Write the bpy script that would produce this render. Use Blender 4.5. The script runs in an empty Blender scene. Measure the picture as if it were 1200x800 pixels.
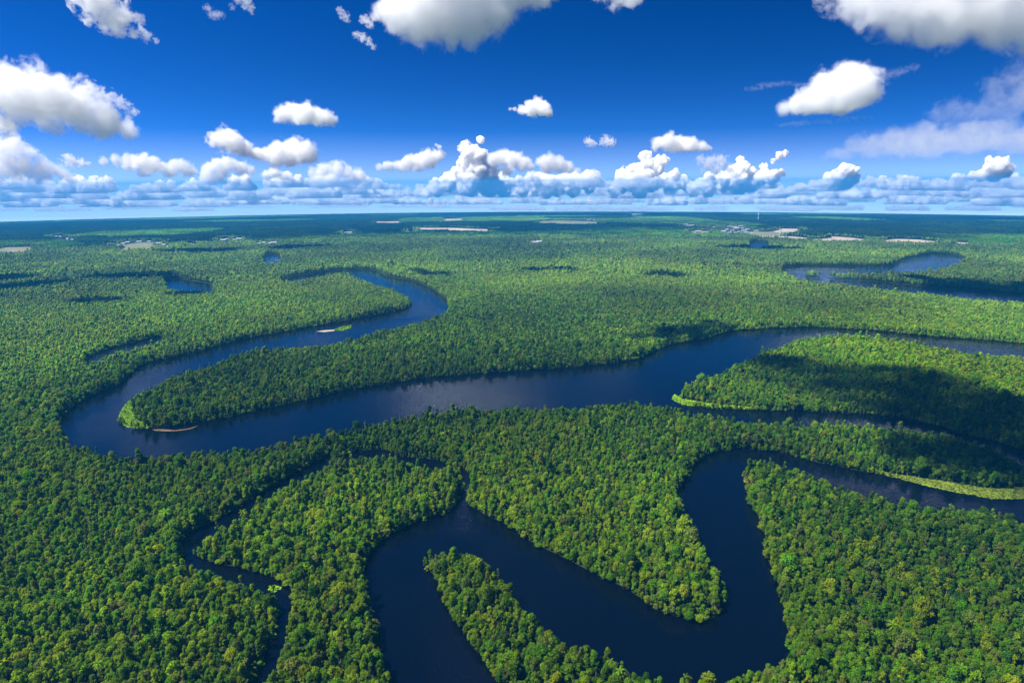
import bpy, bmesh, math, random
import numpy as np
from mathutils import Vector, Matrix, noise as mnoise
from mathutils.geometry import delaunay_2d_cdt

random.seed(7)
rng = np.random.default_rng(7)
scene = bpy.context.scene
COL = scene.collection
rad = math.radians

# ------------------------------------------------------------------ camera, sky, sun, exposure
CAM_H = 150.0                     # metres above the swamp
R_EARTH = 170000.0                # the ground falls away: z = -r^2 / 2R
PITCH, ROLL = 13.05, 0.334
F_PX = 800.0                      # 24 mm lens on a 36 mm sensor, photograph 1200 px wide
SUN_AZ, SUN_EL = -100.0, 56.0      # azimuth from the view direction (+Y), negative = left

cp, sp = math.cos(rad(PITCH)), math.sin(rad(PITCH))
Fw = np.array([0, cp, -sp]); R0 = np.array([1.0, 0, 0]); U0 = np.array([0, sp, cp])
Rc = R0 * math.cos(rad(ROLL)) - U0 * math.sin(rad(ROLL))
Uc = R0 * math.sin(rad(ROLL)) + U0 * math.cos(rad(ROLL))
cam_d = bpy.data.cameras.new('camera'); cam = bpy.data.objects.new('camera', cam_d); COL.objects.link(cam)
cam_d.sensor_width = 36; cam_d.lens = 24; cam_d.clip_start = 1; cam_d.clip_end = 120000
cam.matrix_world = Matrix(((Rc[0], Uc[0], -Fw[0], 0), (Rc[1], Uc[1], -Fw[1], 0), (Rc[2], Uc[2], -Fw[2], CAM_H), (0, 0, 0, 1)))
scene.camera = cam

SUN_DIR = np.array([math.sin(rad(SUN_AZ)) * math.cos(rad(SUN_EL)), math.cos(rad(SUN_AZ)) * math.cos(rad(SUN_EL)), math.sin(rad(SUN_EL))])
sd = bpy.data.lights.new('sun', 'SUN'); sd.energy = 5.0; sd.angle = rad(0.53); sd.color = (1.0, 0.955, 0.88)
sun = bpy.data.objects.new('sun', sd); COL.objects.link(sun)
sun.rotation_euler = Vector(SUN_DIR).to_track_quat('Z', 'Y').to_euler()
sun.location = (0, 0, 3000)

world = bpy.data.worlds.new('World'); scene.world = world; world.use_nodes = True
wn, wl = world.node_tree.nodes, world.node_tree.links
wn.clear()
tc = wn.new('ShaderNodeTexCoord')
add = wn.new('ShaderNodeVectorMath'); add.operation = 'ADD'; add.inputs[1].default_value = (0, 0, 0.055)
mul = wn.new('ShaderNodeVectorMath'); mul.operation = 'MULTIPLY'; mul.inputs[1].default_value = (1, 1, 2.0)
nrm = wn.new('ShaderNodeVectorMath'); nrm.operation = 'NORMALIZE'
sky = wn.new('ShaderNodeTexSky'); sky.sky_type = 'NISHITA'; sky.sun_disc = False
sky.sun_elevation = rad(SUN_EL); sky.sun_rotation = rad(SUN_AZ)
sky.altitude = 0; sky.air_density = 0.8; sky.dust_density = 0.1; sky.ozone_density = 4.5
k1 = wn.new('ShaderNodeVectorMath'); k1.operation = 'SCALE'; k1.inputs['Scale'].default_value = 1 / 4.1
gm = wn.new('ShaderNodeGamma'); gm.inputs['Gamma'].default_value = 1.8      # a deep polarised blue
k2 = wn.new('ShaderNodeVectorMath'); k2.operation = 'SCALE'; k2.inputs['Scale'].default_value = 4.0
hs = wn.new('ShaderNodeHueSaturation'); hs.inputs['Saturation'].default_value = 1.1
sep = wn.new('ShaderNodeSeparateXYZ'); low = wn.new('ShaderNodeMapRange')              # the sky pales towards the horizon
low.inputs['From Min'].default_value = -0.05; low.inputs['From Max'].default_value = 0.07; low.inputs['To Min'].default_value = 0.62; low.inputs['To Max'].default_value = 1.1
wl.new(tc.outputs['Generated'], sep.inputs[0]); wl.new(sep.outputs['Z'], low.inputs['Value']); wl.new(low.outputs[0], hs.inputs['Saturation'])
bg = wn.new('ShaderNodeBackground'); bg.inputs['Strength'].default_value = 0.08
wo = wn.new('ShaderNodeOutputWorld')
wl.new(tc.outputs['Generated'], add.inputs[0]); wl.new(add.outputs[0], mul.inputs[0]); wl.new(mul.outputs[0], nrm.inputs[0])
wl.new(nrm.outputs[0], sky.inputs['Vector']); wl.new(sky.outputs['Color'], k1.inputs[0])
wl.new(k1.outputs[0], gm.inputs['Color']); wl.new(gm.outputs[0], k2.inputs[0]); wl.new(k2.outputs[0], hs.inputs['Color']); wl.new(hs.outputs[0], bg.inputs['Color']); wl.new(bg.outputs[0], wo.inputs['Surface'])

vs = scene.view_settings
vs.view_transform = 'Standard'; vs.look = 'None'; vs.gamma = 1.0; vs.use_curve_mapping = False
vs.exposure = 0.9
cy = scene.cycles
cy.max_bounces = 32; cy.diffuse_bounces = 3; cy.glossy_bounces = 3; cy.transmission_bounces = 3
cy.transparent_max_bounces = 8; cy.volume_bounces = 24
cy.sample_clamp_indirect = 10.0
cy.volume_step_rate = 0.6; cy.volume_max_steps = 192

# ------------------------------------------------------------------ picture <-> place
def ray(px, py):
    u = (np.asarray(px, float) - 600) / F_PX; v = (400 - np.asarray(py, float)) / F_PX
    return Fw + u[..., None] * Rc + v[..., None] * Uc

def ground(px, py, t=0.0):
    """point of the curved ground (raised by t metres) that a traced outline point stands for"""
    d = ray(px, py); t = np.asarray(t, float)
    a = (d[..., 0] ** 2 + d[..., 1] ** 2) / (2 * R_EARTH)
    disc = np.maximum(d[..., 2] ** 2 - 4 * a * (CAM_H - t), 0)
    s = (-d[..., 2] - np.sqrt(disc)) / (2 * a)
    return np.stack([d[..., 0] * s, d[..., 1] * s], -1)

def gz(x, y):
    return -(np.asarray(x) ** 2 + np.asarray(y) ** 2) / (2 * R_EARTH)

def project(p):
    q = np.asarray(p, float) - np.array([0, 0, CAM_H])
    w = q @ Fw
    return 600 + F_PX * (q @ Rc) / w, 400 - F_PX * (q @ Uc) / w, w

CANOPY = 7.6
def densify(pts, step):
    out = []
    n = len(pts)
    for i in range(n):
        a, b = np.array(pts[i], float), np.array(pts[(i + 1) % n], float)
        k = max(1, int(np.linalg.norm(b - a) / step))
        for j in range(k): out.append(a + (b - a) * j / k)
    return np.array(out)

def smooth_closed(P, it=1):
    for _ in range(it): P = 0.25 * np.roll(P, 1, 0) + 0.5 * P + 0.25 * np.roll(P, -1, 0)
    return P

def shore(pts, canopy=CANOPY, step=6.0, jitter=1.0, smooth=2):
    """traced outline of open water -> bank line on the ground. Where land lies nearer than the water the outline seen
    is the top of the trees, so that stretch is taken at canopy height."""
    P = smooth_closed(densify(pts, step), smooth)
    area = 0.5 * np.sum(P[:, 0] * np.roll(P[:, 1], -1) - np.roll(P[:, 0], -1) * P[:, 1])
    T = np.roll(P, -1, 0) - np.roll(P, 1, 0)
    T /= np.linalg.norm(T, axis=1, keepdims=True) + 1e-9
    ny = -T[:, 0] * np.sign(area)          # outward normal, picture y pointing down
    lev = np.clip(ny * 1.6 + 0.1, 0, 1)
    lev = smooth_closed(lev[:, None], 2)[:, 0] * canopy
    G = ground(P[:, 0], P[:, 1], lev)
    if jitter: G = G + jitter * 5.0 * (np.stack([vnoise(G[:, 0], G[:, 1], 17, 91), vnoise(G[:, 0], G[:, 1], 17, 92)], 1) - 0.5)     # ragged bank
    return G

def inside(poly, X, Y):
    """even-odd test, vectorised"""
    x0, y0 = poly.min(0); x1, y1 = poly.max(0)
    res = np.zeros(X.shape, bool)
    idx = np.nonzero((X >= x0) & (X <= x1) & (Y >= y0) & (Y <= y1))[0]
    if len(idx) == 0: return res
    x, y = X[idx], Y[idx]; c = np.zeros(len(idx), bool)
    ax, ay = poly[:, 0], poly[:, 1]; bx, by = np.roll(ax, -1), np.roll(ay, -1)
    for i in range(len(poly)):
        if ay[i] == by[i]: continue
        hit = (ay[i] > y) != (by[i] > y)
        c ^= hit & (x < (bx[i] - ax[i]) * (y - ay[i]) / (by[i] - ay[i]) + ax[i])
    res[idx] = c
    return res

def near_edge(poly, X, Y, m):
    """distance to outline below m"""
    x0, y0 = poly.min(0) - m; x1, y1 = poly.max(0) + m
    res = np.full(X.shape, 1e9)
    idx = np.nonzero((X >= x0) & (X <= x1) & (Y >= y0) & (Y <= y1))[0]
    if len(idx) == 0: return res
    x, y = X[idx], Y[idx]; d = np.full(len(idx), 1e9)
    A = poly; B = np.roll(poly, -1, 0)
    for i in range(len(A)):
        ex, ey = B[i] - A[i]; L = ex * ex + ey * ey + 1e-9
        lo = min(A[i, 1], B[i, 1]) - m; hi = max(A[i, 1], B[i, 1]) + m
        k = np.nonzero((y >= lo) & (y <= hi))[0]
        if len(k) == 0: continue
        t = np.clip(((x[k] - A[i, 0]) * ex + (y[k] - A[i, 1]) * ey) / L, 0, 1)
        d[k] = np.minimum(d[k], np.hypot(x[k] - A[i, 0] - t * ex, y[k] - A[i, 1] - t * ey))
    res[idx] = d
    return res

def vnoise(X, Y, scale, seed):
    """smooth value noise in 0..1"""
    x, y = np.asarray(X) / scale, np.asarray(Y) / scale
    i, j = np.floor(x).astype(np.int64), np.floor(y).astype(np.int64)
    fx, fy = x - i, y - j
    fx, fy = fx * fx * (3 - 2 * fx), fy * fy * (3 - 2 * fy)
    def h(a, b):
        n = (a * 374761393 + b * 668265263 + seed * 1442695041) & 0xffffffff
        n = ((n ^ (n >> 13)) * 1274126177) & 0xffffffff
        return ((n ^ (n >> 16)) & 0xffff) / 65535.0
    return (h(i, j) * (1 - fx) + h(i + 1, j) * fx) * (1 - fy) + (h(i, j + 1) * (1 - fx) + h(i + 1, j + 1) * fx) * fy

# ------------------------------------------------------------------ materials
def new_mat(name):
    m = bpy.data.materials.new(name); m.use_nodes = True
    return m, m.node_tree.nodes, m.node_tree.links

def leaf_material():
    m, n, l = new_mat('leaves'); n.clear()
    out = n.new('ShaderNodeOutputMaterial')
    at = n.new('ShaderNodeAttribute'); at.attribute_type = 'INSTANCER'; at.attribute_name = 'tone'
    geo = n.new('ShaderNodeNewGeometry')
    oi = n.new('ShaderNodeObjectInfo')
    hsv = n.new('ShaderNodeHueSaturation')
    mr = n.new('ShaderNodeMapRange'); mr.inputs['To Min'].default_value = 0.62; mr.inputs['To Max'].default_value = 1.38
    l.new(geo.outputs['Random Per Island'], mr.inputs['Value'])
    mh = n.new('ShaderNodeMapRange'); mh.inputs['To Min'].default_value = 0.485; mh.inputs['To Max'].default_value = 0.515
    l.new(oi.outputs['Random'], mh.inputs['Value'])
    l.new(at.outputs['Color'], hsv.inputs['Color']); l.new(mr.outputs[0], hsv.inputs['Value']); l.new(mh.outputs[0], hsv.inputs['Hue'])
    d = n.new('ShaderNodeBsdfDiffuse'); t = n.new('ShaderNodeBsdfTranslucent'); mx = n.new('ShaderNodeMixShader')
    mx.inputs[0].default_value = 0.32
    br = n.new('ShaderNodeHueSaturation'); br.inputs['Value'].default_value = 1.3; br.inputs['Hue'].default_value = 0.485
    l.new(hsv.outputs[0], br.inputs['Color'])
    l.new(hsv.outputs[0], d.inputs['Color']); l.new(br.outputs[0], t.inputs['Color'])
    l.new(d.outputs[0], mx.inputs[1]); l.new(t.outputs[0], mx.inputs[2]); l.new(mx.outputs[0], out.inputs['Surface'])
    return m

def noise_mat(name, c0, c1, scale, rough=0.9, detail=4, bump=0.0, spec=0.2):
    m, n, l = new_mat(name); b = n['Principled BSDF']
    b.inputs['Roughness'].default_value = rough; b.inputs['Specular IOR Level'].default_value = spec
    tcn = n.new('ShaderNodeTexCoord'); ns = n.new('ShaderNodeTexNoise'); ns.inputs['Scale'].default_value = scale; ns.inputs['Detail'].default_value = detail
    cr = n.new('ShaderNodeValToRGB'); cr.color_ramp.elements[0].color = (*c0, 1); cr.color_ramp.elements[1].color = (*c1, 1)
    cr.color_ramp.elements[0].position = 0.3; cr.color_ramp.elements[1].position = 0.7
    l.new(tcn.outputs['Object'], ns.inputs['Vector']); l.new(ns.outputs['Fac'], cr.inputs[0]); l.new(cr.outputs[0], b.inputs['Base Color'])
    if bump:
        bp = n.new('ShaderNodeBump'); bp.inputs['Strength'].default_value = bump; l.new(ns.outputs['Fac'], bp.inputs['Height']); l.new(bp.outputs[0], b.inputs['Normal'])
    return m

def water_material():
    m, n, l = new_mat('river_water'); b = n['Principled BSDF']
    b.inputs['Base Color'].default_value = (0.001, 0.002, 0.006, 1)
    b.inputs['IOR'].default_value = 1.33; b.inputs['Specular IOR Level'].default_value = 0.5
    tcn = n.new('ShaderNodeTexCoord')
    n1 = n.new('ShaderNodeTexNoise'); n1.inputs['Scale'].default_value = 0.8; n1.inputs['Detail'].default_value = 4
    n2 = n.new('ShaderNodeTexNoise'); n2.inputs['Scale'].default_value = 0.012; n2.inputs['Detail'].default_value = 3
    bp = n.new('ShaderNodeBump'); bp.inputs['Distance'].default_value = 0.22
    st = n.new('ShaderNodeMapRange'); st.inputs['From Min'].default_value = 0.35; st.inputs['From Max'].default_value = 0.65
    st.inputs['To Min'].default_value = 0.40; st.inputs['To Max'].default_value = 0.75
    rg = n.new('ShaderNodeMapRange'); rg.inputs['From Min'].default_value = 0.35; rg.inputs['From Max'].default_value = 0.65
    rg.inputs['To Min'].default_value = 0.05; rg.inputs['To Max'].default_value = 0.14
    l.new(tcn.outputs['Object'], n1.inputs['Vector']); l.new(tcn.outputs['Object'], n2.inputs['Vector'])
    l.new(n1.outputs['Fac'], bp.inputs['Height']); l.new(n2.outputs['Fac'], st.inputs['Value']); l.new(st.outputs[0], bp.inputs['Strength'])
    l.new(n2.outputs['Fac'], rg.inputs['Value']); l.new(rg.outputs[0], b.inputs['Roughness'])
    l.new(bp.outputs[0], b.inputs['Normal'])
    return m

M = {
    'leaves': leaf_material(),
    'bark': noise_mat('pale_bark', (0.10, 0.085, 0.065), (0.30, 0.27, 0.22), 2.0),
    'soil': noise_mat('swamp_floor', (0.010, 0.022, 0.006), (0.028, 0.05, 0.012), 0.02, detail=6),
    'water': water_material(),
    'sand': noise_mat('pale_sand', (0.30, 0.23, 0.17), (0.52, 0.43, 0.34), 0.02, detail=5),
    'tan_field': noise_mat('dry_field', (0.10, 0.14, 0.05), (0.24, 0.21, 0.12), 0.015, detail=5),
    'mud': noise_mat('red_mud', (0.06, 0.035, 0.022), (0.17, 0.105, 0.07), 0.2),
    'white_wall': noise_mat('white_wall', (0.40, 0.40, 0.39), (0.62, 0.61, 0.58), 0.3),
    'roof': noise_mat('pale_roof', (0.22, 0.22, 0.23), (0.46, 0.44, 0.42), 0.02),
    'mast': noise_mat('painted_steel', (0.6, 0.6, 0.6), (0.78, 0.78, 0.78), 0.5, rough=0.5),
}

# ------------------------------------------------------------------ mesh helpers
def mesh_obj(name, verts, faces, mats, parent=None, mat_idx=None, link=True):
    me = bpy.data.meshes.new(name)
    me.from_pydata([tuple(v) for v in verts], [], [tuple(f) for f in faces])
    for m in (mats if isinstance(mats, (list, tuple)) else [mats]): me.materials.append(m)
    if mat_idx is not None: me.polygons.foreach_set('material_index', np.asarray(mat_idx, np.int32))
    me.update()
    o = bpy.data.objects.new(name, me)
    if link: COL.objects.link(o)
    if parent: o.parent = parent
    return o

def quads_mesh(name, V, mat):
    """V: (n,4,3) array of quads"""
    n = len(V)
    me = bpy.data.meshes.new(name)
    me.vertices.add(n * 4); me.vertices.foreach_set('co', np.ascontiguousarray(V, np.float32).ravel())
    me.loops.add(n * 4); me.loops.foreach_set('vertex_index', np.arange(n * 4, dtype=np.int32))
    me.polygons.add(n); me.polygons.foreach_set('loop_start', np.arange(0, n * 4, 4, dtype=np.int32))
    me.materials.append(mat); me.update(calc_edges=True); me.validate()
    return me

def structure(o): o['kind'] = 'structure'; return o
def describe(o, label, cat, group=None, kind=None):
    o['label'] = label; o['category'] = cat
    if group: o['group'] = group
    if kind: o['kind'] = kind
    return o

def sheet(name, outline, mat, z, grid=40.0):
    """flat sheet lying on the curved ground"""
    n = len(outline)
    pts = [Vector(p) for p in outline]
    x0, y0 = outline.min(0); x1, y1 = outline.max(0)
    g = max(grid, (x1 - x0) / 60, (y1 - y0) / 60)
    GX, GY = np.meshgrid(np.arange(x0 + g / 2, x1, g), np.arange(y0 + g / 2, y1, g))
    GX, GY = GX.ravel(), GY.ravel()
    k = inside(outline, GX, GY)
    pts += [Vector((a, b)) for a, b in zip(GX[k], GY[k])]
    v, e, f, *_ = delaunay_2d_cdt(pts, [(i, (i + 1) % n) for i in range(n)], [], 0, 1e-4)
    V = np.array([(p.x, p.y) for p in v])
    C = np.array([V[list(q)].mean(0) for q in f])
    keep = inside(outline, C[:, 0], C[:, 1])
    faces = [q for q, kk in zip(f, keep) if kk]
    verts = np.column_stack([V, gz(V[:, 0], V[:, 1]) + z])
    o = mesh_obj(name, verts, faces, mat)
    bm = bmesh.new(); bm.from_mesh(o.data); bmesh.ops.recalc_face_normals(bm, faces=bm.faces)
    if sum(f.normal.z for f in bm.faces) < 0: bmesh.ops.reverse_faces(bm, faces=bm.faces)
    loose = [v for v in bm.verts if not v.link_faces]; bmesh.ops.delete(bm, geom=loose, context='VERTS')
    bm.to_mesh(o.data); bm.free()
    return o

# ------------------------------------------------------------------ ground
rs = np.concatenate([[0.0], np.geomspace(20, 8600, 110)])
na = 180
gv, gf = [(0, 0, 0)], []
for r in rs[1:]:
    for k in range(na):
        a = 2 * math.pi * k / na; x, y = r * math.sin(a), r * math.cos(a); gv.append((x, y, float(gz(x, y))))
for k in range(na): gf.append((0, 1 + (k + 1) % na, 1 + k))
for i in range(len(rs) - 2):
    b0, b1 = 1 + i * na, 1 + (i + 1) * na
    for k in range(na): k2 = (k + 1) % na; gf.append((b0 + k, b0 + k2, b1 + k2, b1 + k))
structure(mesh_obj('ground', gv, gf, M['soil']))

HAZE = 1.18e-4
CLOUD_DENS = 0.9
# ------------------------------------------------------------------ haze: one closed box of even air round the camera and the ground
def haze_box():
    m, n, l = new_mat('haze_air'); n.clear()
    out = n.new('ShaderNodeOutputMaterial'); pv = n.new('ShaderNodeVolumePrincipled')
    pv.inputs['Color'].default_value = (0.03, 0.42, 1.0, 1); pv.inputs['Density'].default_value = HAZE
    pv.inputs['Anisotropy'].default_value = 0.0
    l.new(pv.outputs[0], out.inputs['Volume'])
    x, y0, y1, z0, z1 = 8700, -8700, 8700, float(gz(8600, 0)) - 1.0, CAM_H + 30
    v = [(-x, y0, z0), (x, y0, z0), (x, y1, z0), (-x, y1, z0), (-x, y0, z1), (x, y0, z1), (x, y1, z1), (-x, y1, z1)]
    f = [(0, 3, 2, 1), (4, 5, 6, 7), (0, 1, 5, 4), (1, 2, 6, 5), (2, 3, 7, 6), (3, 0, 4, 7)]
    o = mesh_obj('haze', v, f, m); o['kind'] = 'stuff'; return o
haze_box()

# ------------------------------------------------------------------ clouds: closed billowing bodies of scattering droplets
def cloud_mat(density, size, g=0.15):
    """density thinned by turbulence so that the skin frays; size: metres of a mean puff"""
    m, n, l = new_mat('droplets'); n.clear()
    out = n.new('ShaderNodeOutputMaterial'); vs_ = n.new('ShaderNodeVolumeScatter')
    vs_.inputs['Color'].default_value = (1, 1, 1, 1); vs_.inputs['Anisotropy'].default_value = g
    tcn = n.new('ShaderNodeTexCoord'); ns = n.new('ShaderNodeTexNoise')
    ns.inputs['Scale'].default_value = 1.1 / size; ns.inputs['Detail'].default_value = 5; ns.inputs['Roughness'].default_value = 0.62
    mr = n.new('ShaderNodeMapRange'); mr.interpolation_type = 'SMOOTHSTEP'
    mr.inputs['From Min'].default_value = 0.40; mr.inputs['From Max'].default_value = 0.58; mr.inputs['To Max'].default_value = density * 1.7
    l.new(tcn.outputs['Object'], ns.inputs['Vector']); l.new(ns.outputs['Fac'], mr.inputs['Value']); l.new(mr.outputs[0], vs_.inputs['Density'])
    l.new(vs_.outputs[0], out.inputs['Volume']); return m

def soft_mat(puffs, dens, R, amp, base=None, bbox=1.0):
    """droplet density falls off from the heart of each puff and is frayed by turbulence"""
    m, n, l = new_mat('droplets'); n.clear()
    out = n.new('ShaderNodeOutputMaterial'); vs_ = n.new('ShaderNodeVolumeScatter'); vs_.inputs['Color'].default_value = (1, 1, 1, 1); vs_.inputs['Anisotropy'].default_value = 0.15
    tcn = n.new('ShaderNodeTexCoord'); prev = None
    for c_, r, fl in puffs:
        inv = 1.0 / (r * np.array(fl)); c_ = np.array(c_)
        a = n.new('ShaderNodeVectorMath'); a.operation = 'MULTIPLY_ADD'; a.inputs[1].default_value = inv; a.inputs[2].default_value = -c_ * inv
        b = n.new('ShaderNodeVectorMath'); b.operation = 'LENGTH'
        l.new(tcn.outputs['Object'], a.inputs[0]); l.new(a.outputs[0], b.inputs[0])
        if prev is None: prev = b.outputs['Value']
        else:
            k = n.new('ShaderNodeMath'); k.operation = 'SMOOTH_MIN'; k.inputs[2].default_value = 0.25; l.new(prev, k.inputs[0]); l.new(b.outputs['Value'], k.inputs[1]); prev = k.outputs[0]
    ns = n.new('ShaderNodeTexNoise'); ns.inputs['Scale'].default_value = 1.0 / R; ns.inputs['Detail'].default_value = 6; ns.inputs['Roughness'].default_value = 0.62; ns.inputs['Distortion'].default_value = 0.35
    l.new(tcn.outputs['Object'], ns.inputs['Vector'])
    q = n.new('ShaderNodeMath'); q.operation = 'MULTIPLY_ADD'; q.inputs[1].default_value = amp * 6.5; q.inputs[2].default_value = 1.0 - amp * 3.25
    l.new(ns.outputs['Fac'], q.inputs[0])
    d = n.new('ShaderNodeMath'); d.operation = 'SUBTRACT'; l.new(q.outputs[0], d.inputs[0]); l.new(prev, d.inputs[1])
    top = d.outputs[0]
    if base is not None:
        sx_ = n.new('ShaderNodeSeparateXYZ'); l.new(tcn.outputs['Object'], sx_.inputs[0])
        z = n.new('ShaderNodeMath'); z.operation = 'MULTIPLY_ADD'; z.inputs[1].default_value = 1.6 / R; z.inputs[2].default_value = -base * 1.6 / R; l.new(sx_.outputs['Z'], z.inputs[0])
        z2 = n.new('ShaderNodeMath'); z2.operation = 'ADD'; z2.inputs[1].default_value = 0; nz = n.new('ShaderNodeMath'); nz.operation = 'MULTIPLY_ADD'; nz.inputs[1].default_value = 1.6; nz.inputs[2].default_value = -0.8
        l.new(ns.outputs['Fac'], nz.inputs[0]); l.new(z.outputs[0], z2.inputs[0]); l.new(nz.outputs[0], z2.inputs[1])
        mn = n.new('ShaderNodeMath'); mn.operation = 'MINIMUM'; l.new(top, mn.inputs[0]); l.new(z2.outputs[0], mn.inputs[1]); top = mn.outputs[0]
    mr = n.new('ShaderNodeMapRange'); mr.interpolation_type = 'SMOOTHSTEP'; mr.inputs['From Min'].default_value = 0.0; mr.inputs['From Max'].default_value = 0.45; mr.inputs['To Max'].default_value = dens
    l.new(top, mr.inputs['Value']); l.new(mr.outputs[0], vs_.inputs['Density']); l.new(vs_.outputs[0], out.inputs['Volume'])
    m.cycles.volume_step_rate = float(np.clip(0.16 * R * 10 / bbox / 0.6, 0.02, 1.0))
    return m

def at_sky(px, py, D):
    d = ray(px, py); d = d / np.linalg.norm(d); return d * D + np.array([0, 0, CAM_H])

def gnoise(p):
    """gradient noise, about -1..1"""
    i = np.floor(p).astype(np.int64); f = (p - i).astype(np.float32); u = f * f * f * (f * (f * 6 - 15) + 10)
    out = 0.0
    for dx in (0, 1):
        for dy in (0, 1):
            for dz in (0, 1):
                h = ((i[:, 0] + dx) * 374761393 + (i[:, 1] + dy) * 668265263 + (i[:, 2] + dz) * 1274126177) & 0xffffffff
                h = ((h ^ (h >> 13)) * 1103515245) & 0xffffffff; h = h ^ (h >> 16)
                g = (((h & 1023) / 511.5 - 1) * (f[:, 0] - dx) + (((h >> 10) & 1023) / 511.5 - 1) * (f[:, 1] - dy) + (((h >> 20) & 1023) / 511.5 - 1) * (f[:, 2] - dz))
                w = (u[:, 0] if dx else 1 - u[:, 0]) * (u[:, 1] if dy else 1 - u[:, 1]) * (u[:, 2] if dz else 1 - u[:, 2])
                out = out + w * g
    return out * 1.2
def turbulence(p, octaves):
    t, a = 0.0, 0.5
    for k in range(octaves):
        t = t + a * np.abs(gnoise(p)) * 1.6; p = p * 2.1 + 5.3; a *= 0.62
    return t

bm = bmesh.new(); bmesh.ops.create_icosphere(bm, subdivisions=3, radius=1.0)
ICO_V = np.array([v.co[:] for v in bm.verts]); ICO_F = np.array([[v.index for v in f.verts] for f in bm.faces]); bm.free()

def skin(spheres, voxel):
    return billow(spheres, voxel, None, 0)

def billow(spheres, voxel, amp, seed, base=None, wisp=0.0):
    """union of puffs -> one closed skin, roughened by turbulence; base = height of the flat underside"""
    Vs = np.concatenate([ICO_V * (r * np.array(fl)) + np.array(c) for c, r, fl in spheres]); nv, nf, m = len(ICO_V), len(ICO_F), len(spheres)
    Fs = (ICO_F[None] + (np.arange(m) * nv)[:, None, None]).reshape(-1, 3)
    me = bpy.data.meshes.new('tmp'); me.vertices.add(len(Vs)); me.vertices.foreach_set('co', Vs.astype(np.float32).ravel())
    me.loops.add(len(Fs) * 3); me.loops.foreach_set('vertex_index', Fs.astype(np.int32).ravel())
    me.polygons.add(len(Fs)); me.polygons.foreach_set('loop_start', np.arange(0, len(Fs) * 3, 3, dtype=np.int32)); me.update(calc_edges=True)
    o = bpy.data.objects.new('tmp', me); COL.objects.link(o)
    md = o.modifiers.new('r', 'REMESH'); md.mode = 'VOXEL'; md.voxel_size = voxel
    dg = bpy.context.evaluated_depsgraph_get(); dg.update()
    out = bpy.data.meshes.new_from_object(o.evaluated_get(dg))
    bpy.data.objects.remove(o); bpy.data.meshes.remove(me)
    if amp is None: return out
    n = len(out.vertices); co = np.empty(n * 3, np.float32); out.vertices.foreach_get('co', co); co = co.reshape(-1, 3)
    no = np.empty(n * 3, np.float32); out.vertices.foreach_get('normal', no); no = no.reshape(-1, 3)
    S = amp; off = np.array([seed * 13.7, seed * 7.1, seed * 3.3])
    d = turbulence(co / (S * 3.0) + off, 5)
    co = co + no * ((d - 0.33) * S * 1.5)[:, None]
    if wisp:
        q = co / (S * 4) + off
        co = co + np.stack([gnoise(q) * 2, gnoise(q + 31.7), gnoise(q + 77.3)], 1) * (wisp * S * 1.6)
    if base is not None:
        low = co[:, 2] < base
        co[low, 2] = base + (co[low, 2] - base) * 0.15
    out.vertices.foreach_set('co', co.astype(np.float32).ravel()); out.update()
    out.polygons.foreach_set('use_smooth', np.ones(len(out.polygons), bool))
    return out

def cloud(label, puffs, D, depth=1.0, flat=1.0, dens=9.0, seed=1, group=None, detail=1.0, amp=0.55, cut=None, wisp=0.0, grow=True, name='cloud', sx=1.0, soft=None):
    """puffs: (px, py, r) in the picture at distance D metres; dens: optical depth of the mean puff"""
    r_ = np.random.default_rng(seed)
    S = []
    if soft is None: soft = D < 14500 or D > 24000
    if soft:
        for (px, py, rp) in puffs:
            S.append((at_sky(px, py, D * (1 + r_.uniform(-0.012, 0.012))), rp / F_PX * D * 1.06, (sx * r_.uniform(0.95, 1.2), depth, flat)))
        Rm = float(np.mean([q[1] for q in S])); A = amp * 0.9 + wisp * 0.5
        base = at_sky(puffs[0][0], cut, D)[2] if cut is not None else None
        me = skin([(c, r * (1.0 + min(0.55, A * 1.1)), fl) for c, r, fl in S], Rm * 0.3); me.name = name
        co = np.array([v.co[:] for v in me.vertices]); bb = float((co.max(0) - co.min(0)).max())
        me.materials.append(soft_mat(S, dens * CLOUD_DENS * 0.32 / Rm, Rm, A, base, bb))
        o = bpy.data.objects.new(name, me); COL.objects.link(o); describe(o, label, 'cloud', group)
        return o
    for (px, py, rp) in puffs:
        c = at_sky(px, py, D * (1 + r_.uniform(-0.01, 0.01))); R = rp / F_PX * D
        S.append((c, R, (sx, depth, flat)))
        if grow:                                   # smaller heads budding from the upper side of each puff
            for k in range(7):
                a = r_.uniform(0, 6.283); e = r_.uniform(-0.15, 1.2); rr = R * r_.uniform(0.28, 0.5)
                q = c + np.array([math.cos(a) * math.cos(e), math.sin(a) * math.cos(e) * depth, math.sin(e) * flat]) * R * r_.uniform(0.75, 0.98)
                S.append((q, rr, (1, 1, min(1, flat * 1.2))))
    Rm = float(np.mean([p[2] for p in puffs])) / F_PX * D
    base = None
    if cut is not None: base = at_sky(puffs[0][0], cut, D)[2]
    me = billow(S, Rm * 0.075 / detail, Rm * amp, seed, base, wisp)
    me.name = name; me.materials.append(cloud_mat(dens * CLOUD_DENS * 0.85 / Rm, Rm))
    o = bpy.data.objects.new(name, me); COL.objects.link(o)
    describe(o, label, 'cloud', group)
    return o


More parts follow.
